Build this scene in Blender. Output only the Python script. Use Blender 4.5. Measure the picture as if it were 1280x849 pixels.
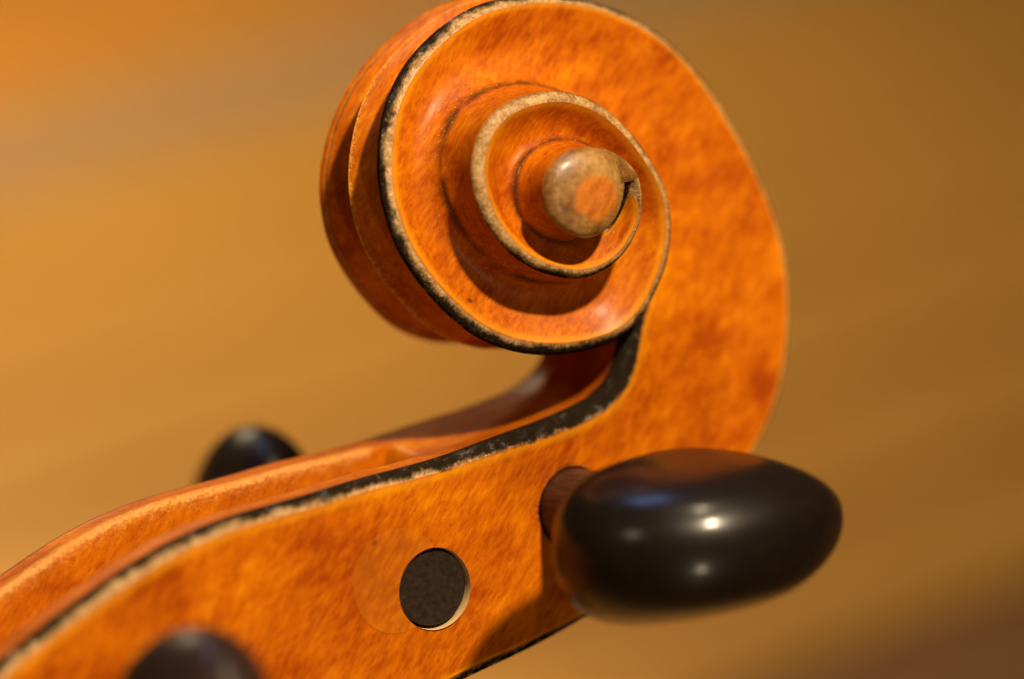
import bpy, math, random
import numpy as np
from mathutils import Vector, Matrix
from mathutils.bvhtree import BVHTree

random.seed(3); rng = np.random.default_rng(3)
S = bpy.context.scene
for o in list(bpy.data.objects): bpy.data.objects.remove(o)

# ------------------------------------------------------------------ camera
# The violin is built in millimetres in its own frame (x right, z up, y away
# from the viewer, y = 0 the middle plane of the scroll) and hung in the room
# by TILT: the photographer looks down on it, floor far below.
YAW, PITCH, DIST, LENS, SENS = 30.0, 4.0, 502.0, 100.0, 23.5
PW, PH = 1280.0, 849.0
yy, pp = math.radians(YAW), math.radians(PITCH)
BACK = np.array([-math.sin(yy)*math.cos(pp), -math.cos(yy)*math.cos(pp), math.sin(pp)])
CPOS = np.array([0, -10., 0]) + BACK*DIST
FWD = -BACK
RIGHT = np.cross(FWD, [0, 0, 1.]); RIGHT /= np.linalg.norm(RIGHT)
UP = np.cross(RIGHT, FWD)
KPX = LENS/SENS*PW
MM = 0.001
TILT = Matrix.Translation((0, 0, .215)) @ Matrix.Rotation(math.radians(-24), 4, Vector(RIGHT))

def world(p):                      # violin millimetres -> world metres
    return TILT @ Vector((p[0]*MM, p[1]*MM, p[2]*MM))

cam = bpy.data.cameras.new('camera'); camo = bpy.data.objects.new('camera', cam)
S.collection.objects.link(camo)
rot = Matrix((RIGHT, UP, BACK)).transposed().to_4x4()
camo.matrix_world = TILT @ Matrix.Translation(Vector(CPOS)*MM) @ rot
cam.lens, cam.sensor_width, cam.sensor_fit = LENS, SENS, 'HORIZONTAL'
cam.clip_start, cam.clip_end = 0.02, 60
cam.dof.use_dof = True
cam.dof.aperture_fstop = 4.1
cam.dof.aperture_blades = 0
FOCUS = np.array([0., -13., 8.])
cam.dof.focus_distance = float(np.dot(FOCUS-CPOS, FWD))*MM
S.camera = camo

# ------------------------------------------------------------------ world
W = bpy.data.worlds.new('World'); S.world = W; W.use_nodes = True
bg = W.node_tree.nodes['Background']
bg.inputs[0].default_value = (0.30, 0.19, 0.10, 1); bg.inputs[1].default_value = 0.15

# ------------------------------------------------------------------ lamps
def area(name, pos, aim, size, power, col, shape='DISK', size_y=None):
    l = bpy.data.lights.new(name, 'AREA'); l.energy = power; l.color = col
    l.shape = shape; l.size = size
    if size_y: l.size_y = size_y
    o = bpy.data.objects.new(name, l); S.collection.objects.link(o)
    p, a = world(pos), world(aim)
    o.location = p; o.rotation_euler = (p-a).to_track_quat('Z', 'Y').to_euler()
    return o
def floor_pt(px):
    d = FWD + ((px[0]-PW/2)/KPX)*RIGHT - ((px[1]-PH/2)/KPX)*UP
    a = world(CPOS); b = world(CPOS+d*100); dd = b-a
    return a+dd*(-a.z/dd.z)
WARM = (1.0, 0.80, 0.52)
def spot(name, pos, aim, radius, power, col, cone):
    l = bpy.data.lights.new(name, 'SPOT'); l.energy = power; l.color = col
    l.shadow_soft_size = radius; l.spot_size = math.radians(cone); l.spot_blend = .55
    o = bpy.data.objects.new(name, l); S.collection.objects.link(o)
    p, a = world(pos), world(aim)
    o.location = p; o.rotation_euler = (p-a).to_track_quat('Z', 'Y').to_euler()
    return o
spot('key_lamp', (-20, -900, 790), (-5, -8, 0), 0.036, 95.0, WARM, 17)
spot('ceiling_lamp', (40, -330, 1000), (-10, 0, 0), 0.045, 11.0, WARM, 20)
area('low_fill', (-160, -1000, -420), (0, -8, 0), 0.060, 1.3, WARM)  # unseen low lamp, added to fill shadows and give the peg a glint
area('side_lamp', (-1050, -420, 560), (0, -8, 0), 0.26, 1.1, (1, .82, .56))
area('window', (-60, 330, 1150), (20, -20, -20), 0.30, 1.5, (.26, .46, 1.0), 'RECTANGLE', 0.22)
fl_fill = area('floor_fill', (0, 0, 0), (0, 0, -100), 0.16, 1.7, (1, .80, .48))  # unseen lamp, added to brighten the left of the floor
fl_fill.location = floor_pt((-420, 330)) + Vector((0, 0, .36)); fl_fill.rotation_euler = (0, 0, 0)
S.view_settings.view_transform = 'Standard'; S.view_settings.look = 'None'
S.view_settings.exposure = 0.0; S.view_settings.gamma = 1.0
S.view_settings.use_curve_mapping = False

# ------------------------------------------------------------------ helpers
def unp(px, h):
    """picture point -> (x, z) in mm on the plane y = -h"""
    d = FWD + ((px[0]-PW/2)/KPX)*RIGHT - ((px[1]-PH/2)/KPX)*UP
    t = (-h-CPOS[1])/d[1]
    q = CPOS + d*t
    return np.array([q[0], q[2]])
def tab(t):
    a = np.array(t, float)
    return lambda x: np.interp(x, a[:, 0], a[:, 1])
def gsm(v, sig):
    """gaussian smoothing along axis 0, ends extended by point reflection"""
    n = int(sig*4)+1; n = min(n, len(v)-1)
    k = np.exp(-.5*(np.arange(-n, n+1)/sig)**2); k /= k.sum()
    v = np.asarray(v, float); two = v.ndim == 1
    if two: v = v[:, None]
    a = np.concatenate([2*v[0]-v[n:0:-1], v, 2*v[-1]-v[-2:-n-2:-1]])
    out = np.stack([np.convolve(a[:, i], k, 'valid') for i in range(v.shape[1])], 1)
    return out[:, 0] if two else out
def smooth(x, a, b):
    t = np.clip((x-a)/(b-a), 0, 1); return t*t*(3-2*t)

# ------------------------------------------------------------------ rails
EDGE = [(962,520),(973,487),(978,459),(982,430),(983.6,401),(984,372),(982,344),(976.5,308),(967.5,272),(954,239),
 (934,194),(908,150),(880,105),(855,74),(824,45),(793,25),(762,10),(733,1),(700,-5),(660,-6),(630,-2),(603,4),(580.6,14),(561.7,26),
 (541,42),(520,63),(501.4,87),(488,113),(479,137),(474,165),(471.6,211),(474,240),(480.6,268),(491,300.6),(509,333),
 (531,363.5),(556,390),(585,415),(617,432),(649,441),(678,444),(710,442),(743,436),(771,424.6),(793,406.6),(807.6,387),
 (822,358),(831,336),(836,311),(838,286),(837,262),(832,240),(825,222),(811,198),(793,172),(772,149),(746,129),(721,118.5),(693,114),
 (664,117.5),(636,127.6),(613.6,144),(599,166),(591,194),(589.5,223),(595.6,252),(610,283),(631.5,311),(660,333),(692.6,345),
 (725,348),(754,338),(775,322),(791,297),(800,268),(801,248),(797,225),(786,206),(771,194),(754.5,186.5),(735,184),(715,187),
 (695,198),(682,215),(677,238.5),(680,261),(692,280),(711,293),(735,297),(753,289),(767,272),(775,252),(778,228)]
hE = tab([(-70,8.3),(-40,7.6),(0,6.7),(60,5.7),(95,5.3),(125,5.2),(150,6.3),(180,8.3),(192,8.9),(205,9.5),(230,10.3),(250,11.2),(270,12.4),
 (300,13.4),(330,14.0),(360,14.4),(450,15.0),(540,15.6),(630,16.7),(700,17.9),(738,19.6),(810,20.0),(900,20.2),(1100,20.4)])
hB = tab([(-60,9.8),(-25,7.7),(0,6.9),(60,6.2),(100,6.4),(140,7.6),(180,8.9),(225,10.2),(270,11.5),(330,12.1),(400,12.6),(450,13.1),
 (540,14.2),(600,14.5),(650,14.6),(690,15.2),(715,16.6),(738,19.4)])
EYE = unp((737, 241), 20)
DROP = 0.85                                        # height of the edge bevel
cA = np.linspace(-50, 1090, len(EDGE)); eps = None
for it in range(4):
    q = np.array([unp(p, hE(a)-DROP) for p, a in zip(EDGE, cA)]) - EYE
    cA = np.unwrap(np.arctan2(q[:, 1], q[:, 0])); cA = np.degrees(cA)
    cA -= 360*round((cA[8])/360)
    eR = np.hypot(q[:, 0], q[:, 1])
AEND = float(cA[-1]) - 1
def catmull(x, xs, ys):
    # monotone-ish cubic hermite on irregular samples
    m = np.gradient(ys, xs)
    i = np.clip(np.searchsorted(xs, x)-1, 0, len(xs)-2)
    hh = xs[i+1]-xs[i]; t = (x-xs[i])/hh
    return ((2*t**3-3*t**2+1)*ys[i]+(t**3-2*t**2+t)*hh*m[i]+(-2*t**3+3*t**2)*ys[i+1]+(t**3-t**2)*hh*m[i+1])

BACKPX = [(50,1230),(160,1130),(290,1030),(430,937),(575,853),(650,818),(700,792),(740,768),(800,727),(860,675),(905,622),(943,565)]
hK = tab([(50,12.2),(430,11.2),(740,9.9),(860,9.0),(943,8.1)])
KX = np.array([unp(p, hK(p[0])-DROP*.6) for p in BACKPX])
# add the last stretch of the back to the polar edge so the two meet smoothly
q = KX[-3:]-EYE
kA = np.degrees(np.arctan2(q[:, 1], q[:, 0])); kR = np.hypot(q[:, 0], q[:, 1])
xs = np.concatenate([kA, cA]); ys = np.concatenate([kR, eR])
AA = np.arange(-68, AEND+.01, .5)
RR = gsm(catmull(AA, xs, ys), 7)
rE = lambda a: np.interp(a, AA, RR)
def pol(a, r):
    a = np.radians(a); return EYE + np.stack([np.cos(a)*r, np.sin(a)*r], -1)

RIM = [(-230,1075),(-160,1000),(-80,922),(0,849),(36,820),(73,791),(120,758),(174.7,720),(233,687),(280,667),(330,651),(376,639),
 (412,628),(453,615),(512,600),(560,586),(602,571),(647,556),(680,546),(722,530),(760,511),(780,493),(795,469),(799.5,448),(800,437),(797,418)]
hR = tab([(-230,13.2),(0,12.5),(300,12.4),(450,12.0),(600,11.1),(700,10.5),(760,10.2),(800,9.9)])
TX = np.array([unp(p, hR(p[0])) for p in RIM])
def resample(P, n):
    s = np.concatenate([[0], np.cumsum(np.linalg.norm(np.diff(P, axis=0), axis=1))])
    u = np.linspace(0, s[-1], n)
    return np.stack([catmull(u, s, P[:, i]) for i in range(2)], 1), s[-1]
T, LT = resample(TX, 900); T = gsm(T, 14)
q = T-EYE; tA = np.degrees(np.arctan2(q[:, 1], q[:, 0])); tR = np.hypot(q[:, 0], q[:, 1])
ASEAM = -60.0
# inner rail for A >= ASEAM : rim first, then the foot of the next turn's wall
near = (tA > ASEAM-.5) & (tA < -40) & (np.arange(900) > 700)
taper = tab([(-20,1.0),(60,.8),(180,.75),(360,.7),(540,.75),(700,.45),(738,.1)])
bA = np.arange(-20, AEND-360, .5)
sx = np.concatenate([tA[near][::4], bA]); sy = np.concatenate([tR[near][::4], rE(bA+360)+taper(bA)])
o_ = np.argsort(sx); sx, sy = sx[o_], sy[o_]
BA = np.arange(ASEAM, AEND-360+.01, .5); BR = np.interp(BA, sx, sy)
BR[:160] = gsm(BR[:160], 8)
rB = lambda a: np.interp(a, BA, BR)

# rows ------------------------------------------------------------------
NP = 250
A_rows = np.arange(ASEAM, AEND-360, 1.0); A_rows[-1] = AEND-360
iT = int(np.argmin(np.where(np.arange(900) > 700, abs(tA-ASEAM), 1e9)))
Tp, _ = resample(T[:iT+1], NP)
seamO = pol(ASEAM, rE(ASEAM))
Kp, _ = resample(np.vstack([KX[:-3], pol(np.array([-66.5]), rE(np.array([-66.5]))), [seamO]]), NP)
Kp = gsm(Kp, 5)
Tp[-1] = pol(ASEAM, rB(ASEAM)); Kp[-1] = seamO
O = np.vstack([Kp[:-1], pol(A_rows, rE(A_rows))])
I = np.vstack([Tp[:-1], pol(A_rows, rB(A_rows))])
n0 = NP-1
O[n0-12:n0+12] = gsm(O[n0-24:n0+24], 4)[12:36]; I[n0-12:n0+12] = gsm(I[n0-24:n0+24], 4)[12:36]
sP = np.linspace(0, 1, NP)[:-1]
AR = np.concatenate([np.full(n0, ASEAM)-np.linspace(200, .5, n0), A_rows])     # < ASEAM in the pegbox
hO = np.concatenate([np.interp(sP, [0, .5, .8, 1], [12.4, 10.7, 9.6, hE(ASEAM)]), hE(A_rows)])
hI = np.concatenate([np.interp(sP, [0, .3, .6, .85, 1], [13.2, 12.5, 12.2, 10.8, hB(ASEAM)]), hB(A_rows)])
hO, hI = gsm(hO, 6), gsm(hI, 6)
N = len(O)
def normals(P, side):
    t = np.gradient(P, axis=0); t /= np.linalg.norm(t, axis=1)[:, None]
    n = np.stack([t[:, 1], -t[:, 0]], 1)*side
    return n
nO = normals(O, 1.0)         # right of the direction of travel = outwards
nI = normals(I, -1.0)        # left = across the rim, towards the strings
# ------------------------------------------------------------------ mesh store
V, F = [], []
ATT = {'bev': [], 'crease': [], 'ink': [], 'wear_glint': []}
def vert(x, y, z, bev=5., crease=9., ink=.5, wear_glint=0.):
    V.append((x, y, z)); ATT['bev'].append(bev); ATT['crease'].append(crease); ATT['ink'].append(ink); ATT['wear_glint'].append(wear_glint)
    return len(V)-1
def grid(rows, tag, flip=False):
    for r0, r1 in zip(rows[:-1], rows[1:]):
        for j in range(len(r0)-1):
            f = (r0[j], r0[j+1], r1[j+1], r1[j])
            F.append((f[::-1] if flip else f, tag))

inkA = tab([(-260,1.),(-130,1.),(-60,.62),(30,.55),(80,.55),(130,.60),(180,.60),(205,.60),(230,.66),(290,.80),(320,.60),(350,.42),
            (450,.22),(540,.10),(590,.42),(640,.58),(690,.42),(730,.25),(1100,.25)])
bevw = tab([(-260,.95),(-130,.95),(-70,.5),(40,.6),(90,.95),(130,1.3),(200,1.4),(240,1.4),(300,1.2),(360,1.0),(450,1.15),(540,1.2),(640,1.0),(720,.6),(800,.5)])
dip = tab([(-260,0),(-80,0),(-30,.25),(40,.7),(100,1.1),(180,1.35),(270,1.4),(360,1.35),(540,1.1),(640,.8),(700,.4),(738,0)])
NF = 84
gapOI = np.linalg.norm(O-I, axis=1)
bev_col = [(0., 0.), (.18, .42), (.42, .72), (.70, .92), (1., 1.)]
edge_id, base_id = [], []
# G2 : bevel + side face, every row
rows = []
for i in range(N):
    a = AR[i]; r = []
    w = min(bevw(a), .3*gapOI[i]); d = DROP*w/1.1 if a < 60 else DROP*min(1, w/.8)
    ink = inkA(max(a, -260))
    dirn = (I[i]-O[i])/gapOI[i]
    inn = -nO[i] if gapOI[i] > 3 else dirn
    for k, (u, v) in enumerate(bev_col):
        p = O[i]+inn*w*u
        r.append(vert(p[0], -(hO[i]-d*(1-v)), p[1], u, 9., ink))
    p0 = O[i]+inn*w; L = np.linalg.norm(I[i]-p0)
    for k in range(1, NF+1):
        u = k/NF
        p = p0*(1-u)+I[i]*u
        hb = hI[i]
        h = hO[i]*(1-u)+hb*u
        dd = dip(a)
        prof = math.sin(math.pi*min(1, u**1.25))**1.0
        h -= dd*prof*min(1, L/8)
        if a > -25 and L > 1:                                   # cove at the foot of the wall
            c = min(1.1, .25*L); e = (1-u)*L
            if e < c: h += (c-math.sqrt(max(c*c-(c-e)**2, 0)))*.55*min(1, (a+25)/20)
        e = (1-u)*L
        if a < -20:
            r.append(vert(p[0], -h, p[1], min(1+u*L/max(w, .3), 5) if u < .5 else 5., 9., ink))
        else:
            r.append(vert(p[0], -h, p[1], min(1+u*L/max(w, .3), 5), e*(1-.75*smooth(a, 600, 660)), ink))  # crease distance shrunk in the eye slot to paint a wider shade
    if a > 690:
        f_ = smooth(a, 695, 732)
        for j in r[5:]: ATT['bev'][j] = ATT['bev'][j]*(1-f_)+.55*f_
    if a > 620:
        f_ = smooth(a, 625, 700)
        for k, j in enumerate(r[5:]):
            g_ = f_*smooth((k+1)/NF, .30, .60)
            ATT['bev'][j] = ATT['bev'][j]*(1-g_)+.15*g_; ATT['ink'][j] = ATT['ink'][j]*(1-g_)+1.15*g_  # the button's shade, painted black on the slot floor
    rows.append(r); edge_id.append(r[0]); base_id.append(r[-1])
grid(rows, 'face')
FACE_ROWS = rows
# rim bevel attribute : the last columns of the pegbox face come up to the rim bevel
for i in range(N):
    if AR[i] < -20:
        L = gapOI[i]
        for k in range(NF+1):
            e = (1-k/NF)*L
            if e < 8:
                j = FACE_ROWS[i][4+k]; ATT['bev'][j] = min(1+e/1.9, 5.)
# rim position in picture x along the pegbox for ink
rimx = np.interp(np.linspace(0, 1, 900), np.linspace(0, 1, 900), np.arange(900))
inkR = tab([(0,.55),(.36,.52),(.47,.50),(.53,.55),(.575,.62),(.62,.70),(.75,.84),(.86,1.08),(1,1.15)])
# G3 : rim bevel, rim top, inner wall, floor
NT = int(np.argmin(abs(AR-(-20))))
rows = []
HOLLOW0 = .775                                                   # where the box opens
for i in range(NT+1):
    s = min(1., i/float(n0)); a = AR[i]
    fade = 1-smooth(a, -36, -20)
    D = 15*smooth(-s, -HOLLOW0, -HOLLOW0+.07)
    bw, bd = (1.35+.55*smooth(s, .75, .97))*fade, (1.35+.5*smooth(s, .75, .97))*fade
    ink = inkR(s)
    if i < n0: j = FACE_ROWS[i][-1]
    r = [FACE_ROWS[i][-1]]
    ATT['ink'][r[0]] = ink
    for k in range(NF-40, NF+1): ATT['ink'][FACE_ROWS[i][4+k]] = ink
    for (u, v) in ((.3, .06), (.6, .24), (.82, .52), (.95, .8), (1., 1.)):
        p = I[i]+nI[i]*bw*u
        r.append(vert(p[0], -(hI[i]-bd*v), p[1], 1-u, 9., ink))
    top = I[i]+nI[i]*bw; h1 = hI[i]-bd
    wall = 4.3; yin = max(h1-wall, 1.0)
    def col(y, off, bev, ink_, wear_glint=0.):
        p = top-nI[i]*off; r.append(vert(p[0], -y, p[1], bev, 9., ink_, wear_glint*(1-solid)))
    solid = 1-min(1, D/6)
    RR_ = .95*(1-solid)+.25*solid
    for t in (.06, .25, .5, .8, 1.):
        y = h1+(yin+RR_-h1)*t
        col(y, .18*math.sin(math.pi*t)*(1-t)+solid*.5*t, min(-.1-t*3, -.05), ink, (0, 0, .1, .4, .6)[(.06, .25, .5, .8, 1.).index(t)])
    for th in (18, 36, 54, 72, 90):
        a_ = math.radians(th)
        col(yin+RR_*(1-math.sin(a_)), solid*.5+RR_*(1-math.cos(a_))*(1-solid), -4, ink, (.8, 1., 1., .9, .7)[th//18-1])
    for k, t in enumerate((.05, .14, .3, .5, .75, 1.)):
        col(yin, RR_*(1-solid)+solid*.5+D*t, -4, ink, (.5, .38, .30, .26, .2, .2)[k])
    for t in (.85, .6, .3, 0):
        col(yin*t, RR_*(1-solid)+solid*.5+D+solid*.7*(1-t*t), -4, ink)
    rows.append(r)
grid(rows, 'rim')
RIM_ROWS = rows
# G1 : fluted back, outer edge to the middle ridge
rows = []
A_back_end = 312
NBK = int(np.argmin(abs(AR-A_back_end)))
for i in range(NBK+1):
    a = AR[i]; r = [edge_id[i]]
    yE = -V[edge_id[i]][1]
    dep = 1.25 if a < -60 else np.interp(a, [-60, 60, 150, 300], [1.6, 1.6, 2.3, 2.9])
    for k in range(1, 15):
        t = k/14.; v = 1-t
        off = -dep*(abs(math.sin(math.pi*v))**.85)*(1. if v < .5 else 1.)
        if t < .06: off *= .6
        p = O[i]+nO[i]*off
        r.append(vert(p[0], -yE*v, p[1], -k*.35 if k < 12 else -4, 9., inkA(max(a, -260)), .95 if k == 14 else (.25 if k == 13 else 0.)))  # ridge wear line, paled to paint its highlight
    rows.append(r)
grid(rows, 'back', flip=True)
# G4 : wall of the inner turns, foot to edge of the next turn
rows = []
A_full = np.concatenate([A_rows, np.arange(A_rows[-1]+1, AEND+.5, 1.0)])
def edge_vert_at(a):
    """outer edge vertex of the row at angle a (creating it past the last row)"""
    return None
extra = {}
row_of = {round(float(a), 3): n0+k for k, a in enumerate(A_rows)}
cap_loop = []
for k, a in enumerate(A_rows):
    if a < -45: continue
    an = min(a+360, AEND)
    key = round(float(an), 3)
    i = n0+k
    if key in row_of: eid = edge_id[row_of[key]]
    else:
        p = pol(an, rE(an)); eid = vert(p[0], -(hE(an)-.55), p[1], 0., 9., inkA(an)); extra[key] = eid
    E = np.array(V[eid])
    if a < -20:
        b = np.array([*pol(an, rE(an)+.4), 0]); b = np.array([b[0], -5., b[1]])
        r = [vert(*b)]
    else:
        r = [base_id[i]]; b = np.array(V[base_id[i]])
    for t in (.03, .08, .16, .28, .42, .56, .70, .82, .92):
        q = b*(1-t)+E*t
        # slightly hollow wall
        out = (b-E); out[1] = 0; n_ = np.linalg.norm(out)
        cen = np.array([EYE[0], q[1], EYE[1]])-q; cen /= np.linalg.norm(cen)
        q = q+cen*(.35*math.sin(math.pi*t))
        q = q + cen*(.35*n_*(1-(1-t)**3 - t))
        ln = np.linalg.norm(E-b)
        r.append(vert(q[0], q[1], q[2], -(1-t)*ln/1.0-.02, t*ln, inkA(an)))
    r.append(eid)
    rows.append(r)
grid(rows, 'wall')
# G5 : the eye
last = len(A_rows)-1; i = n0+last
prof = FACE_ROWS[i]                                              # from edge to foot at the slot's end
loop = []
aa = A_rows[-1]
start_rows = [row_of[round(float(a), 3)] for a in A_rows if False]
# edge from the slot's end once round the eye
e_keys = sorted(extra.keys())
ring0 = [edge_id[i]] + [extra[k] for k in e_keys]
wall_end = rows[-1]                                              # foot .. edge at the end of the slot
ring0 = ring0 + [v for v in wall_end[-2::-1]] + prof[-2:0:-1]
# drop neighbours that fall on one another
cl = [ring0[0]]
for v in ring0[1:]:
    if np.linalg.norm(np.array(V[v])-np.array(V[cl[-1]])) > 1e-4: cl.append(v)
ring0 = cl
P0 = np.array([V[v] for v in ring0]); C0 = np.array([EYE[0]-.1, 0, EYE[1]])
HTOP = 21.2
prev = ring0; NR = 22
R0 = np.hypot(P0[:, 0]-C0[0], P0[:, 2]-C0[2])
r_end = float(np.hypot(V[wall_end[-1]][0]-C0[0], V[wall_end[-1]][2]-C0[2]))
n_edge = 1+len(e_keys)
cum = np.minimum(1, np.arange(len(ring0))/100.); cum = cum*cum*(3-2*cum)
RREF = np.where(np.arange(len(ring0)) < n_edge, np.minimum(R0, r_end)*(1-cum)+R0*cum, r_end)
for k in range(1, NR+1):
    t = k/float(NR)
    cur = []
    for j in range(len(ring0)):
        sh = 1-t
        x = C0[0]+(P0[j, 0]-C0[0])*sh; z = C0[2]+(P0[j, 2]-C0[2])*sh
        u = min(1, max(0, (1-R0[j]*sh/RREF[j])/.62)); rise = math.sqrt(max(0, 1-(1-u)**2))
        lift = min(1, t/.3)*.25*(1-rise)
        y = P0[j, 1]*(1-rise)+(-(HTOP-.25*(1-u)))*rise
        if k == NR:
            if j == 0: cid = vert(C0[0], -HTOP, C0[2], 5, 9., .2)
            cur.append(cid)
        else: cur.append(vert(x, y-lift*.6, z, 0.15+t*5.0, 9., .22))
    m = len(cur)
    for j in range(m):
        j2 = (j+1) % m
        if k == NR: F.append(((prev[j], cur[j], prev[j2]), 'eye'))
        else: F.append(((prev[j], cur[j], cur[j2], prev[j2]), 'eye'))
    prev = cur
# end of the pegbox (towards the neck)
endloop = []

V = np.array(V); nV = len(V)
for k in ATT: ATT[k] = np.array(ATT[k])

# ------------------------------------------------------------------ round holes in the near cheek
def cheek_holes(FF, Vn, holes):
    """remove faces inside each circle (x, z, r) of the near cheek and snap the edge of the opening to it"""
    for (hx, hz, r) in holes:
        d = np.hypot(Vn[:, 0]-hx, Vn[:, 2]-hz)
        keep = []; gone = []
        for f, tag in FF:
            if tag == 'face' and min(d[list(f)]) < r and Vn[f[0], 1] < 0: gone.append(f)
            else: keep.append((f, tag))
        cnt = {}
        for f in gone:
            for a, b in zip(f, f[1:]+f[:1]): cnt.setdefault(tuple(sorted((a, b))), []).append((a, b))
        bd = {v for e, l in cnt.items() if len(l) == 1 for v in e}
        for v in bd:
            s_ = r/d[v]
            Vn[v, 0] = hx+(Vn[v, 0]-hx)*s_; Vn[v, 2] = hz+(Vn[v, 2]-hz)*s_
        FF = keep
    return FF

def cheek_h(px):       # height of the near cheek under a picture point (fixed point search)
    h = 9.6
    for _ in range(4):
        x, z = unp(px, h)
        fv = np.array([v for r in FACE_ROWS[:n0+20] for v in r[4:]])
        d = (V[fv, 0]-x)**2+(V[fv, 2]-z)**2
        h = -V[fv[int(np.argmin(d))], 1]
    return h
def hole(px, r):
    h = cheek_h(px); x, z = unp(px, h); return (x, z, r, h)
H_TIP = hole((543, 736), 4.75)
H_PEG = hole((716, 634), 4.85)
H_LOW = hole((108, 938), 5.0)
H_PATCH = hole((497, 726), 5.9)
for (hx, hz, hr, hh), nm in ((H_PEG, 'crease'), (H_LOW, 'crease'), (H_TIP, 'wear_glint')):
    for rr_ in FACE_ROWS[:n0+10]:
        for v_ in rr_:
            d_ = math.hypot(V[v_, 0]-hx, V[v_, 2]-hz)-hr
            if d_ < 1.2:
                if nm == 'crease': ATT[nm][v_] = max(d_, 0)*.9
                else: ATT[nm][v_] = max(0, 1-max(d_, 0)/.45)

# ------------------------------------------------------------------ materials
def mat(name):
    m = bpy.data.materials.new(name); m.use_nodes = True
    nt = m.node_tree; b = nt.nodes['Principled BSDF']
    return m, nt, b
class G:
    """small node-graph writer"""
    def __init__(s, nt): s.nt = nt
    def n(s, t, **kw):
        x = s.nt.nodes.new(t)
        for k, v in kw.items(): setattr(x, k, v)
        return x
    def put(s, x, i, v):
        if hasattr(v, 'is_output'): s.nt.links.new(v, x.inputs[i])
        else: x.inputs[i].default_value = v
    def math(s, op, a, b=0., c=None, clamp=False):
        x = s.n('ShaderNodeMath', operation=op, use_clamp=clamp); s.put(x, 0, a); s.put(x, 1, b)
        if c is not None: s.put(x, 2, c)
        return x.outputs[0]
    def mix(s, f, a, b, typ='MIX'):
        x = s.n('ShaderNodeMix', data_type='RGBA', blend_type=typ)
        s.put(x, 0, f); s.put(x, 6, a); s.put(x, 7, b); return x.outputs[2]
    def step(s, v, a, b, lo=0., hi=1.):
        x = s.n('ShaderNodeMapRange', interpolation_type='SMOOTHSTEP')
        for i, q in enumerate((v, a, b, lo, hi)): s.put(x, i, q)
        return x.outputs[0]
    def coords(s, scale=(1, 1, 1), rot=(0, 0, 0)):
        tc = s.n('ShaderNodeTexCoord'); mp = s.n('ShaderNodeMapping')
        s.nt.links.new(tc.outputs['Object'], mp.inputs[0])
        mp.inputs['Scale'].default_value = (1000, 1000, 1000); mp.inputs['Rotation'].default_value = rot
        m2 = s.n('ShaderNodeMapping'); s.nt.links.new(mp.outputs[0], m2.inputs[0]); m2.inputs['Scale'].default_value = scale
        return m2.outputs[0]
    def noise(s, co, sc, det=3., rough=.55, dist=0.):
        x = s.n('ShaderNodeTexNoise'); s.put(x, 'Vector', co); s.put(x, 'Scale', sc); s.put(x, 'Detail', det)
        s.put(x, 'Roughness', rough); s.put(x, 'Distortion', dist); return x.outputs[0]
    def attr(s, name):
        x = s.n('ShaderNodeAttribute', attribute_name=name); return x.outputs['Fac']
    def ramp(s, v, stops):
        x = s.n('ShaderNodeValToRGB'); e = x.color_ramp.elements
        while len(e) < len(stops): e.new(.5)
        for q, (p, c) in zip(e, stops): q.position = p; q.color = (*c, 1)
        s.put(x, 0, v); return x.outputs[0]
    def bump(s, h, st, dist=.0002):
        x = s.n('ShaderNodeBump'); s.put(x, 'Height', h); x.inputs['Strength'].default_value = st; x.inputs['Distance'].default_value = dist
        return x.outputs[0]

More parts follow.
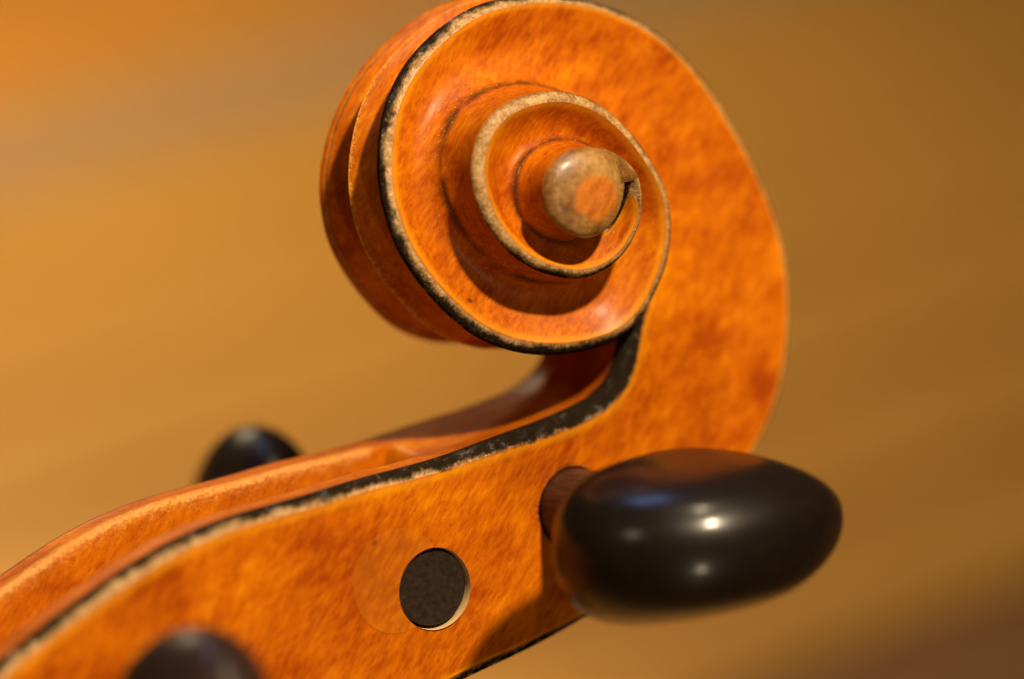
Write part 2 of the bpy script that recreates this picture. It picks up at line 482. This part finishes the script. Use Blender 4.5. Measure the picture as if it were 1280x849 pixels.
def varnish(name, edges=True, tint=None):
    m, nt, b = mat(name); g = G(nt)
    co = g.coords()
    rot = (0, math.radians(52), 0)
    st = g.coords((1, 1, .27), (0, math.radians(-36), 0))         # fibres run up to the right
    flam = g.coords((.9, .5, .28), (0, math.radians(-75), 0))
    n_big = g.noise(co, .075, 2.5, .5, .4)
    n_mid = g.noise(g.coords((1, 1, .55), (0, math.radians(-30), 0)), .45, 3., .5, .3)
    n_fib = g.noise(st, 1.9, 5., .62)
    n_flk = g.noise(st, 3.6, 2., .5)
    n_flm = g.noise(flam, .30, 2., .5)
    v = g.math('ADD', g.math('MULTIPLY', n_big, .32), g.math('MULTIPLY', n_mid, .27))
    v = g.math('ADD', v, g.math('MULTIPLY', n_fib, .44))
    v = g.math('ADD', v, g.math('MULTIPLY', n_flm, .26))
    v = g.math('ADD', v, -.165)
    v = g.math('ADD', g.math('MULTIPLY', g.math('SUBTRACT', v, .5), .68), .468)
    col = g.ramp(v, [(.20, (.13, .014, .0006)), (.38, (.33, .052, .0010)), (.50, (.55, .134, .0010)), (.63, (.76, .285, .0016)), (.80, (.90, .47, .005))])
    # fine dark flecks of the beech-like pores and a few specks of dirt
    fl = g.step(n_flk, .30, .40, 1., 0.)
    col = g.mix(g.math('MULTIPLY', fl, .40), col, (.16, .026, .004, 1))
    sp = g.noise(co, .55, 1., .4)
    col = g.mix(g.step(sp, .80, .86, 0, .75), col, (.035, .016, .006, 1))
    rough = g.math('ADD', .36, g.math('MULTIPLY', n_mid, .22))
    if edges:
        bev = g.attr('bev'); ink = g.attr('ink'); cre = g.attr('crease'); g_ = 0
        fine = g.noise(co, 2.6, 4., .7); fin2 = g.noise(g.coords((1, 1, 1)), .9, 3., .6)
        wob = g.math('ADD', g.math('MULTIPLY', g.math('SUBTRACT', fine, .5), 1.0), g.math('MULTIPLY', g.math('SUBTRACT', fin2, .5), .9))
        # worn bevel: pale bare wood, kept between the two edges of the bevel
        e_in = g.step(g.math('ADD', bev, g.math('MULTIPLY', wob, .22)), .96, 1.14, 1., 0.)
        e_out = g.step(g.math('ADD', bev, g.math('MULTIPLY', wob, .10)), -.16, -.03, 0., 1.)
        worn = g.math('MULTIPLY', e_in, e_out)
        tan = g.ramp(g.math('ADD', g.math('MULTIPLY', fine, .6), g.math('MULTIPLY', fin2, .5)), [(.30, (.11, .052, .014)), (.50, (.34, .185, .060)), (.72, (.70, .46, .20))])
        col = g.mix(g.math('MULTIPLY', worn, .93), col, tan)
        wr = g.attr('wear_glint')  # worn edges, plus the highlight painted along the back ridge
        wm = g.step(g.math('ADD', wr, g.math('MULTIPLY', wob, .7)), .40, .95, 0., 1.)
        col = g.mix(g.math('MULTIPLY', wm, .70), col, g.ramp(fine, [(.30, (.30, .065, .003)), (.62, (.80, .31, .012))]))
        wm2 = g.step(g.math('ADD', wr, g.math('MULTIPLY', wob, .9)), .80, 1.0, 0., 1.)
        col = g.mix(g.math('MULTIPLY', wm2, .3), col, (.72, .38, .07, 1))
        # warm lighter line where the varnish thins beside the bevel
        thin = g.math('MULTIPLY', g.step(bev, 1.05, 1.25, 0, 1), g.step(bev, 1.3, 1.9, 1, 0))
        col = g.mix(g.math('MULTIPLY', thin, .32), col, (.90, .42, .012, 1))
        # black ink on the outer side of the bevel, and painted shade in the eye slot
        lim = g.math('MULTIPLY', g.math('SUBTRACT', ink, .12), 1.35)
        mott = g.noise(g.coords((1, 1, .5), (0, math.radians(-20), 0)), 2.1, 4., .75, .6)
        wide = g.noise(co, .26, 3., .6)
        wob2 = g.math('ADD', g.math('MULTIPLY', g.math('SUBTRACT', mott, .5), 1.15), g.math('MULTIPLY', g.math('SUBTRACT', wide, .5), 1.6))
        d = g.math('SUBTRACT', g.math('ADD', bev, wob2), lim)
        blk = g.math('MULTIPLY', g.step(d, -.42, .26, 1., 0.), g.math('MULTIPLY', e_out, g.step(g.math('ADD', bev, g.math('MULTIPLY', wob, .5)), 1.05, 1.3, 1., 0.)))
        blk = g.math('MULTIPLY', blk, g.step(ink, .08, .25, 0., 1.))
        col = g.mix(g.math('MULTIPLY', blk, .97), col, (.007, .006, .005, 1))
        # grime in the groove at the foot of the wall, painted shade by the eye
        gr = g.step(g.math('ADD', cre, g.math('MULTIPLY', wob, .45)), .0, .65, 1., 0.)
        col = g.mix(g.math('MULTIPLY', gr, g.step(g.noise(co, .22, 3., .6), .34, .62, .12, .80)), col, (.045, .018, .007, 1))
        dust = g.math('MULTIPLY', g.step(g.noise(co, 3.3, 1., .4), .70, .76, 0., .5), g.step(cre, .4, 3.2, 1., 0.))
        col = g.mix(dust, col, (.62, .36, .16, 1))
        rough = g.math('ADD', rough, g.math('MULTIPLY', worn, .16))
        hgt = g.math('ADD', g.math('MULTIPLY', n_fib, .25), g.math('MULTIPLY', n_mid, .5))
        hgt = g.math('ADD', hgt, g.math('MULTIPLY', g.math('MULTIPLY', worn, fine), 2.6))
        hgt = g.math('ADD', hgt, g.math('MULTIPLY', g.math('MULTIPLY', g.math('MAXIMUM', wm, blk), fine), 2.6))
        clean = g.math('SUBTRACT', 1., blk)
        cw = g.math('ADD', g.math('MULTIPLY', clean, .08), g.math('MULTIPLY', g.math('MULTIPLY', worn, clean), .42))
        cw = g.math('ADD', cw, g.math('MULTIPLY', wm, .55), clamp=True)
        cw = g.math('ADD', cw, g.math('MULTIPLY', blk, g.step(fin2, .53, .66, .01, 1.)), clamp=True)
        nt.links.new(g.math('MULTIPLY', clean, .09), b.inputs['Specular IOR Level'])
        nt.links.new(cw, b.inputs['Coat Weight'])
        nt.links.new(g.math('SUBTRACT', .24, g.math('MULTIPLY', g.math('MAXIMUM', blk, wm), .08)), b.inputs['Coat Roughness'])
    else:
        hgt = g.math('ADD', g.math('MULTIPLY', n_fib, .25), g.math('MULTIPLY', n_mid, .5))
    if tint: col = g.mix(.20, col, tint)
    nt.links.new(col, b.inputs['Base Color']); nt.links.new(rough, b.inputs['Roughness'])
    nt.links.new(g.bump(hgt, .55, .00012), b.inputs['Normal'])
    b.inputs['Coat Weight'].default_value = .10; b.inputs['Coat Roughness'].default_value = .30
    nt.links.new(g.bump(g.math('ADD', hgt, g.math('MULTIPLY', n_fib, .3)), .5, .00012), b.inputs['Coat Normal'])
    b.inputs['Specular IOR Level'].default_value = .09
    return m
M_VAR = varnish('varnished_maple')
M_PATCH = varnish('repaired_maple', False, (.56, .21, .012, 1))

def eye_mat():
    m, nt, b = mat('worn_eye'); g = G(nt)
    co = g.coords()
    bev = g.attr('bev')
    fine = g.noise(co, 1.7, 4., .65); big = g.noise(co, .35, 3., .5); st = g.noise(g.coords((1, 1, .3), (0, math.radians(-30), 0)), 1.2, 3.)
    tan = g.ramp(g.math('ADD', g.math('MULTIPLY', fine, .38), g.math('MULTIPLY', big, .67)), [(.30, (.06, .024, .006)), (.48, (.22, .092, .018)), (.70, (.46, .245, .065))])
    org = g.ramp(g.math('ADD', g.math('MULTIPLY', st, .7), g.math('MULTIPLY', big, .3)), [(.32, (.34, .07, .004)), (.60, (.60, .185, .014))])
    # the patch of varnish left on the button, a little off centre
    tc = g.n('ShaderNodeTexCoord'); vm = g.n('ShaderNodeVectorMath', operation='SUBTRACT')
    nt.links.new(tc.outputs['Object'], vm.inputs[0]); vm.inputs[1].default_value = ((EYE[0]+.35)*MM, -21.2*MM, (EYE[1]-.35)*MM)
    sx_ = g.n('ShaderNodeSeparateXYZ'); nt.links.new(vm.outputs[0], sx_.inputs[0])
    rr = g.math('SQRT', g.math('ADD', g.math('MULTIPLY', sx_.outputs[0], sx_.outputs[0]), g.math('MULTIPLY', sx_.outputs[2], sx_.outputs[2])))
    rr = g.math('ADD', g.math('MULTIPLY', rr, 1000.), g.math('MULTIPLY', g.math('SUBTRACT', fine, .5), 1.5))
    rr = g.math('ADD', rr, g.math('MULTIPLY', g.math('SUBTRACT', big, .5), 2.6))
    pat = g.step(rr, 2.3, 3.3, 1., 0.)
    col = g.mix(pat, tan, org)
    nt.links.new(col, b.inputs['Base Color'])
    b.inputs['Roughness'].default_value = .42
    b.inputs['Coat Weight'].default_value = .3; b.inputs['Coat Roughness'].default_value = .25
    nt.links.new(g.bump(g.math('ADD', fine, g.math('MULTIPLY', big, .5)), .5, .0002), b.inputs['Normal'])
    return m
M_EYE = eye_mat()

def ebony(name, c0, c1, rough, coat):
    m, nt, b = mat(name); g = G(nt)
    st = g.noise(g.coords((1, .12, 1)), 1.4, 4., .6); pores = g.noise(g.coords((1, .4, 1)), 2.2, 2., .5)
    col = g.ramp(st, [(.3, c0), (.7, c1)])
    col = g.mix(g.step(pores, .60, .72, 0, .22), col, (c1[0]*2.2, c1[1]*1.8, c1[2]*1.5, 1))
    nt.links.new(col, b.inputs['Base Color']); b.inputs['Roughness'].default_value = rough
    b.inputs['Coat Weight'].default_value = coat; b.inputs['Coat Roughness'].default_value = .19; b.inputs['Specular IOR Level'].default_value = .18
    nt.links.new(g.bump(st, .3, .0001), b.inputs['Normal'])
    return m
M_HEAD = ebony('polished_ebony', (.004, .003, .0025), (.011, .006, .004), .38, .42)
M_HEAD2 = ebony('worn_brown_ebony', (.014, .007, .005), (.030, .014, .010), .42, .16)
M_SHAFT = ebony('peg_shaft_wood', (.030, .011, .006), (.085, .036, .020), .42, .1)
M_TIP = ebony('peg_end_grain', (.012, .008, .006), (.032, .019, .013), .45, .1)
def plain(name, col, rough, nscale=1.5, amt=.3):
    m, nt, b = mat(name); g = G(nt)
    n = g.noise(g.coords(), nscale, 3.)
    c = g.mix(g.step(n, .3, .7, 0, amt), (*col, 1), (col[0]*.5, col[1]*.45, col[2]*.4, 1))
    nt.links.new(c, b.inputs['Base Color']); b.inputs['Roughness'].default_value = rough
    return m
M_BORE = plain('bare_maple', (.78, .52, .26), .6)

# ------------------------------------------------------------------ objects
def link(name, me, parent=None):
    o = bpy.data.objects.new(name, me); S.collection.objects.link(o)
    if parent: o.parent = parent
    return o
violin = bpy.data.objects.new('violin', None); S.collection.objects.link(violin)
violin.empty_display_size = .02
violin.matrix_world = TILT
violin['label'] = 'varnished orange brown violin head with carved scroll, worn black edges and dark pegs'
violin['category'] = 'violin'

def half(side):
    Vn = V.copy()
    FF = list(F)
    if side < 0:
        FF = cheek_holes(FF, Vn, [H_TIP[:3], H_PEG[:3], H_LOW[:3]])
        return Vn, FF
    Vn[:, 1] *= -1
    return Vn, [(f[::-1], t) for f, t in FF]
VN, FN = half(-1); VF, FFa = half(1)
mid = np.abs(V[:, 1]) < 1e-6
off = nV
allV = np.vstack([VN, VF]); remap = np.arange(2*nV)

allF = [(f, t, -1) for f, t in FN] + [(tuple(int(remap[v+off]) for v in f), t, 1) for f, t in FFa]
far = {k: a.copy() for k, a in ATT.items()}
for i, r in enumerate(FACE_ROWS):
    if -50 < AR[i] < 325:
        for v in r[:14]: far['bev'][v] = 5.
attr_all = {k: np.concatenate([a, far[k]]) for k, a in ATT.items()}
# row of each vertex decides scroll or pegbox
seam_row_verts = np.full(2*nV, 0)
in_peg = np.zeros(nV, bool)
for rr_ in (FACE_ROWS, RIM_ROWS):
    for i, r in enumerate(rr_):
        if i < n0: in_peg[r] = True
# back verts : recompute
bk = 0
in_peg_all = None
def area_normals(Vx, Fx):
    nn = np.zeros_like(Vx)
    for f, *_ in Fx:
        p = Vx[list(f)]
        if len(f) == 4: c = np.cross(p[2]-p[0], p[3]-p[1])
        else: c = np.cross(p[1]-p[0], p[2]-p[0])
        for v in f: nn[v] += c
    l = np.linalg.norm(nn, axis=1); l[l == 0] = 1
    return nn/l[:, None]
for _k in range(1): NRM = area_normals(allV, allF)

def row_tag(i_tag):
    pass
# mark back rows
for i in range(NBK+1):
    pass
# faces of the pegbox: every face all of whose rows are before the seam; use a per-vertex row index
rowi = np.full(nV, 10**6)
for i, r in enumerate(FACE_ROWS): rowi[r] = i
for i, r in enumerate(RIM_ROWS):
    rowi[r[1:]] = i
_bk_first = None
# back grid rows were appended in order: recover them from faces tagged 'back'
seen = {}
for f, t in F:
    if t == 'back':
        for v in f:
            if rowi[v] == 10**6: seen[v] = 1
bkv = sorted(seen)
for k, v in enumerate(bkv): rowi[v] = k//14
rowi2 = np.concatenate([rowi, rowi])

def build(name, pick, material, parent):
    fs = [f for f in allF if pick(f)]
    used = sorted({v for f in fs for v in f[0]}); idx = {v: k for k, v in enumerate(used)}
    me = bpy.data.meshes.new(name)
    me.from_pydata((allV[used]*MM).tolist(), [], [[idx[v] for v in f[0]] for f in fs])
    me.polygons.foreach_set('use_smooth', [True]*len(me.polygons))
    for k, a in attr_all.items():
        at = me.attributes.new(k, 'FLOAT', 'POINT'); at.data.foreach_set('value', a[used].astype(np.float32))
    me.materials.append(material)
    me.normals_split_custom_set_from_vertices(NRM[used].tolist())
    return link(name, me, parent)
def is_peg(f): return f[1] in ('face', 'rim', 'back') and min(rowi2[v] for v in f[0]) < n0
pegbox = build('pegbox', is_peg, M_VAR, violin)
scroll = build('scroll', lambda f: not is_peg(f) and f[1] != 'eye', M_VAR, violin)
eye_near = build('scroll_eye', lambda f: f[1] == 'eye' and f[2] < 0, M_EYE, scroll)
eye_far = build('scroll_eye', lambda f: f[1] == 'eye' and f[2] > 0, M_EYE, scroll)
eye_near['label'] = 'pale worn button in the middle of the near volute'
# closing face at the neck end
ring = []
me = bpy.data.meshes.new('neck_end')
r0 = [FACE_ROWS[0][0]] + FACE_ROWS[0][1:] + RIM_ROWS[0][1:]
bk0 = bkv[:14]
prof0 = bk0[::-1] + r0
pv = [V[v] for v in prof0]; pv2 = [(x, -y, z) for x, y, z in pv][::-1]
cen = np.mean(pv, axis=0)
pts = pv+pv2
me.from_pydata([(x*MM, y*MM, z*MM) for x, y, z in pts], [], [list(range(len(pts)))])
me.materials.append(M_BORE)
link('neck_end', me, pegbox)

def lathe(name, prof, material, parent, origin, axis=(0, -1, 0), n=56, caps=True):
    """profile of (distance along axis, radius) in mm about origin"""
    ax = Vector(axis).normalized(); u = ax.orthogonal().normalized(); w = ax.cross(u)
    vs, fs = [], []
    for (s_, r_) in prof:
        for k in range(n):
            t = 2*math.pi*k/n
            vs.append((Vector(origin)+ax*s_+(u*math.cos(t)+w*math.sin(t))*r_)*MM)
    for i in range(len(prof)-1):
        for k in range(n):
            k2 = (k+1) % n
            fs.append((i*n+k, i*n+k2, (i+1)*n+k2, (i+1)*n+k))
    if caps:
        fs.append(tuple(range(n))[::-1]); fs.append(tuple((len(prof)-1)*n+k for k in range(n)))
    me = bpy.data.meshes.new(name); me.from_pydata([tuple(v) for v in vs], [], fs)
    me.polygons.foreach_set('use_smooth', [len(p.vertices) == 4 for p in me.polygons])
    me.materials.append(material)
    o = link(name, me, parent); return o

def peg_head(parent, org, axis, wdir, a_len, b_wid, thick, start, lens=False):
    """flattened thumb piece: heart-like outline in the (axis, width) plane, lens section"""
    ax = Vector(axis).normalized(); w = Vector(wdir); w = (w-ax*w.dot(ax)).normalized(); n = ax.cross(w).normalized()
    c = Vector(org)+ax*(start+a_len)
    NU, NVv = 96, 48
    vs, fs = [], []
    for j in range(NVv+1):
        ps = -math.pi/2+math.pi*j/NVv
        e1_, e2_ = (.74, .84) if lens else (.88, .95)
        cs = abs(math.cos(ps))**e1_; sn = math.copysign(abs(math.sin(ps))**e2_, math.sin(ps))
        for i in range(NU):
            ph = 2*math.pi*i/NU
            ca, sa = math.cos(ph), math.sin(ph)
            bw = b_wid*(1-.10*sa*(ca < 0)-.03*math.cos(2*ph))
            al = a_len*(1.0 if sa > 0 else 1.0+.06*(1-abs(ca)))
            x = math.copysign(abs(ca)**.95, ca)*bw*cs; y = math.copysign(abs(sa)**1.0, sa)*al*cs
            q_ = x/b_wid
            if lens: y *= 1-.30*max(q_, 0)**2.5
            # thickness grows towards the collar and dies at the rim
            tk = thick*(1-.16*y/a_len)*sn
            if lens:                                     # thumb hollow on both faces
                tk *= (1-.08*(1-min(1, cs/.86)**2))*(1-.50*max(q_, 0)**2.0+.05*max(-q_, 0))
            vs.append(tuple((c+w*x+ax*y+n*tk)*MM))
    for j in range(NVv):
        for i in range(NU):
            i2 = (i+1) % NU
            fs.append((j*NU+i, j*NU+i2, (j+1)*NU+i2, (j+1)*NU+i))
    me = bpy.data.meshes.new('peg_head'); me.from_pydata(vs, [], fs)
    me.polygons.foreach_set('use_smooth', [True]*len(fs)); me.materials.append(M_HEAD if lens else M_HEAD2)
    return link('peg_head', me, parent)

def peg(label, org, axis, wdir, a_len, b_wid, thick, start, tip, lens=False):
    """org: where the axis crosses the cheek on the head's side; tip: length inside the box"""
    p = bpy.data.objects.new('tuning_peg', None); S.collection.objects.link(p); p.parent = violin
    p.empty_display_size = .01
    p['label'] = label
    sh = lathe('peg_shaft', [(-tip, 4.0), (-tip+.5, 4.22), (0, 4.62), (start-1.2, 4.72), (start-.6, 4.8)], M_SHAFT, p, org, axis)
    co = lathe('collar', [(start-1.6, 4.6), (start-1.5, 5.3), (start-1.0, 5.9), (start-.2, 6.15), (start+.6, 5.9), (start+1.1, 5.1), (start+1.6, 4.6), (start+5, 5.0)], M_HEAD, p, org, axis)
    hd = peg_head(p, org, axis, wdir, a_len, b_wid, thick, start+1.0, lens)
    return p
def org_near(H): return (H[0], -H[3], H[1])
peg('dark ebony peg beside the scroll with its head turned sideways', org_near(H_PEG), (0.02, -1, -0.02), (1, 0.0, .14), 12.8, 17.7, 9.3, 14.0, 24, True)
peg('blurred dark peg at the bottom edge with its head upright', org_near(H_LOW), (0.02, -1, 0.13), (.1, 0, 1), 12.0, 13.5, 8.0, 13.5, 26)
fx, fz, fr, fh = H_TIP
ptip = peg('far peg whose head shows above the rim and whose end fills the near hole', (fx+1.0, fh+.3, fz+1.0), (-.05, 1, 0.03), (.12, 0, 1), 11.0, 13.8, 6.9, 13.0, 2*fh-.9)
tip = lathe('peg_end', [(-.25, 4.2), (-.05, 4.46), (1.5, 4.5)], M_TIP, ptip, (fx-.12, -fh+.6, fz+.16), (0, 1, 0))
bore = lathe('peg_hole', [(-.02, 4.75), (.5, 4.70), (4.5, 4.66)], M_BORE, pegbox, (fx, -fh, fz), (0, 1, 0), caps=False)

# repair patch beside the hole, lying in the cheek
bv = BVHTree.FromPolygons([Vector(v) for v in allV], [f[0] for f in allF if f[1] == 'face' and f[2] < 0])
px_, pz_, pr_, ph_ = H_PATCH
vs, fs = [], []
NRr, NAa = 22, 96
for j in range(NRr+1):
    for i in range(NAa):
        t = 2*math.pi*i/NAa; r_ = pr_*j/NRr
        x, z = px_+r_*math.cos(t), pz_+r_*math.sin(t)*1.03
        dd = math.hypot(x-fx, z-fz)
        if dd < fr+.03:
            q_ = (fr+.03)/max(dd, 1e-6); x, z = fx+(x-fx)*q_, fz+(z-fz)*q_
        hit = bv.ray_cast(Vector((x, -60, z)), Vector((0, 1, 0)))
        y = hit[0].y if hit[0] else -ph_
        vs.append((x*MM, (y-.035)*MM, z*MM))
for j in range(NRr):
    for i in range(NAa):
        i2 = (i+1) % NAa; f = (j*NAa+i, j*NAa+i2, (j+1)*NAa+i2, (j+1)*NAa+i)
        c = np.mean([vs[v] for v in f], axis=0)/MM
        m_ = [math.hypot(vs[v][0]/MM-fx, vs[v][2]/MM-fz) for v in f]
        if max(m_) < fr+.05: continue
        fs.append(f)
me = bpy.data.meshes.new('repair_patch'); me.from_pydata(vs, [], fs)
me.polygons.foreach_set('use_smooth', [True]*len(fs)); me.materials.append(M_PATCH)
pt = link('repair_patch', me, pegbox); pt['label'] = 'lighter round plug of wood overlapped by the peg hole'

# ------------------------------------------------------------------ floor of the room, far out of focus
def plank_mat(name, c0, c1):
    m, nt, b = mat(name); g = G(nt)
    tc = g.n('ShaderNodeTexCoord')
    mp = g.n('ShaderNodeMapping'); nt.links.new(tc.outputs['Object'], mp.inputs[0]); mp.inputs['Scale'].default_value = (4, 60, 1)
    n = g.noise(mp.outputs[0], 1.6, 4., .6, .3); n2 = g.noise(tc.outputs['Object'], 9., 2.)
    col = g.ramp(g.math('ADD', g.math('MULTIPLY', n, .6), g.math('MULTIPLY', n2, .4)), [(.3, c0), (.7, c1)])
    nt.links.new(col, b.inputs['Base Color']); b.inputs['Roughness'].default_value = .5
    return m
PM = {'o': plank_mat('orange_plank', (.54, .205, .020), (.68, .29, .038)),
      't': plank_mat('tan_plank', (.50, .225, .030), (.64, .31, .050)),
      'g': plank_mat('grey_plank', (.40, .225, .085), (.50, .29, .115)),
      'd': plank_mat('dark_plank', (.25, .108, .026), (.32, .145, .040))}
M_GAP = plain('floor_gap', (.05, .03, .02), .8)
me = bpy.data.meshes.new('wooden_floor')
me.from_pydata([(-15, -15, 0), (15, -15, 0), (15, 15, 0), (-15, 15, 0)], [], [(0, 1, 2, 3)])
me.materials.append(M_GAP)
fl = link('wooden_floor', me); fl['kind'] = 'structure'
fa, fb = floor_pt((0, 252)), floor_pt((420, 135))
dx = (fb-fa).normalized(); dy = Vector((-dx.y, dx.x, 0))
if (floor_pt((0, 0))-fa).dot(dy) < 0: dy = -dy
PWID = abs((floor_pt((0, 195))-floor_pt((0, 310))).dot(dy))
ang = math.atan2(dx.y, dx.x)
mesh_of = {}
TONES = {3: 'd', 2: 'o', 1: 'o', 0: 'g', -1: 't', -2: 't', -3: 't', -4: 't', -5: 't', -6: 't', -7: 'd', -8: 'd'}
for k in range(-34, 44):
    tone = TONES.get(k, 'totgt'[k % 5])
    if tone not in mesh_of:
        h_, g_ = .012, PWID/2-.0008
        mm = bpy.data.meshes.new('floor_plank'); L_ = 9.
        c_ = .0012
        vs = [(-L_, -g_, .001), (L_, -g_, .001), (L_, g_, .001), (-L_, g_, .001),
              (-L_, -g_, h_-c_), (L_, -g_, h_-c_), (L_, g_, h_-c_), (-L_, g_, h_-c_),
              (-L_, -g_+c_, h_), (L_, -g_+c_, h_), (L_, g_-c_, h_), (-L_, g_-c_, h_)]
        fs = [(8, 9, 10, 11), (4, 5, 9, 8), (6, 7, 11, 10), (0, 1, 5, 4), (2, 3, 7, 6), (1, 2, 6, 10, 9, 5), (3, 0, 4, 8, 11, 7)]
        mm.from_pydata(vs, [], fs); mm.materials.append(PM[tone]); mesh_of[tone] = mm
    o = link('floor_plank', mesh_of[tone], fl)
    p = fa+dy*(k*PWID)
    o.location = (p.x, p.y, 0); o.rotation_euler = (0, 0, ang)
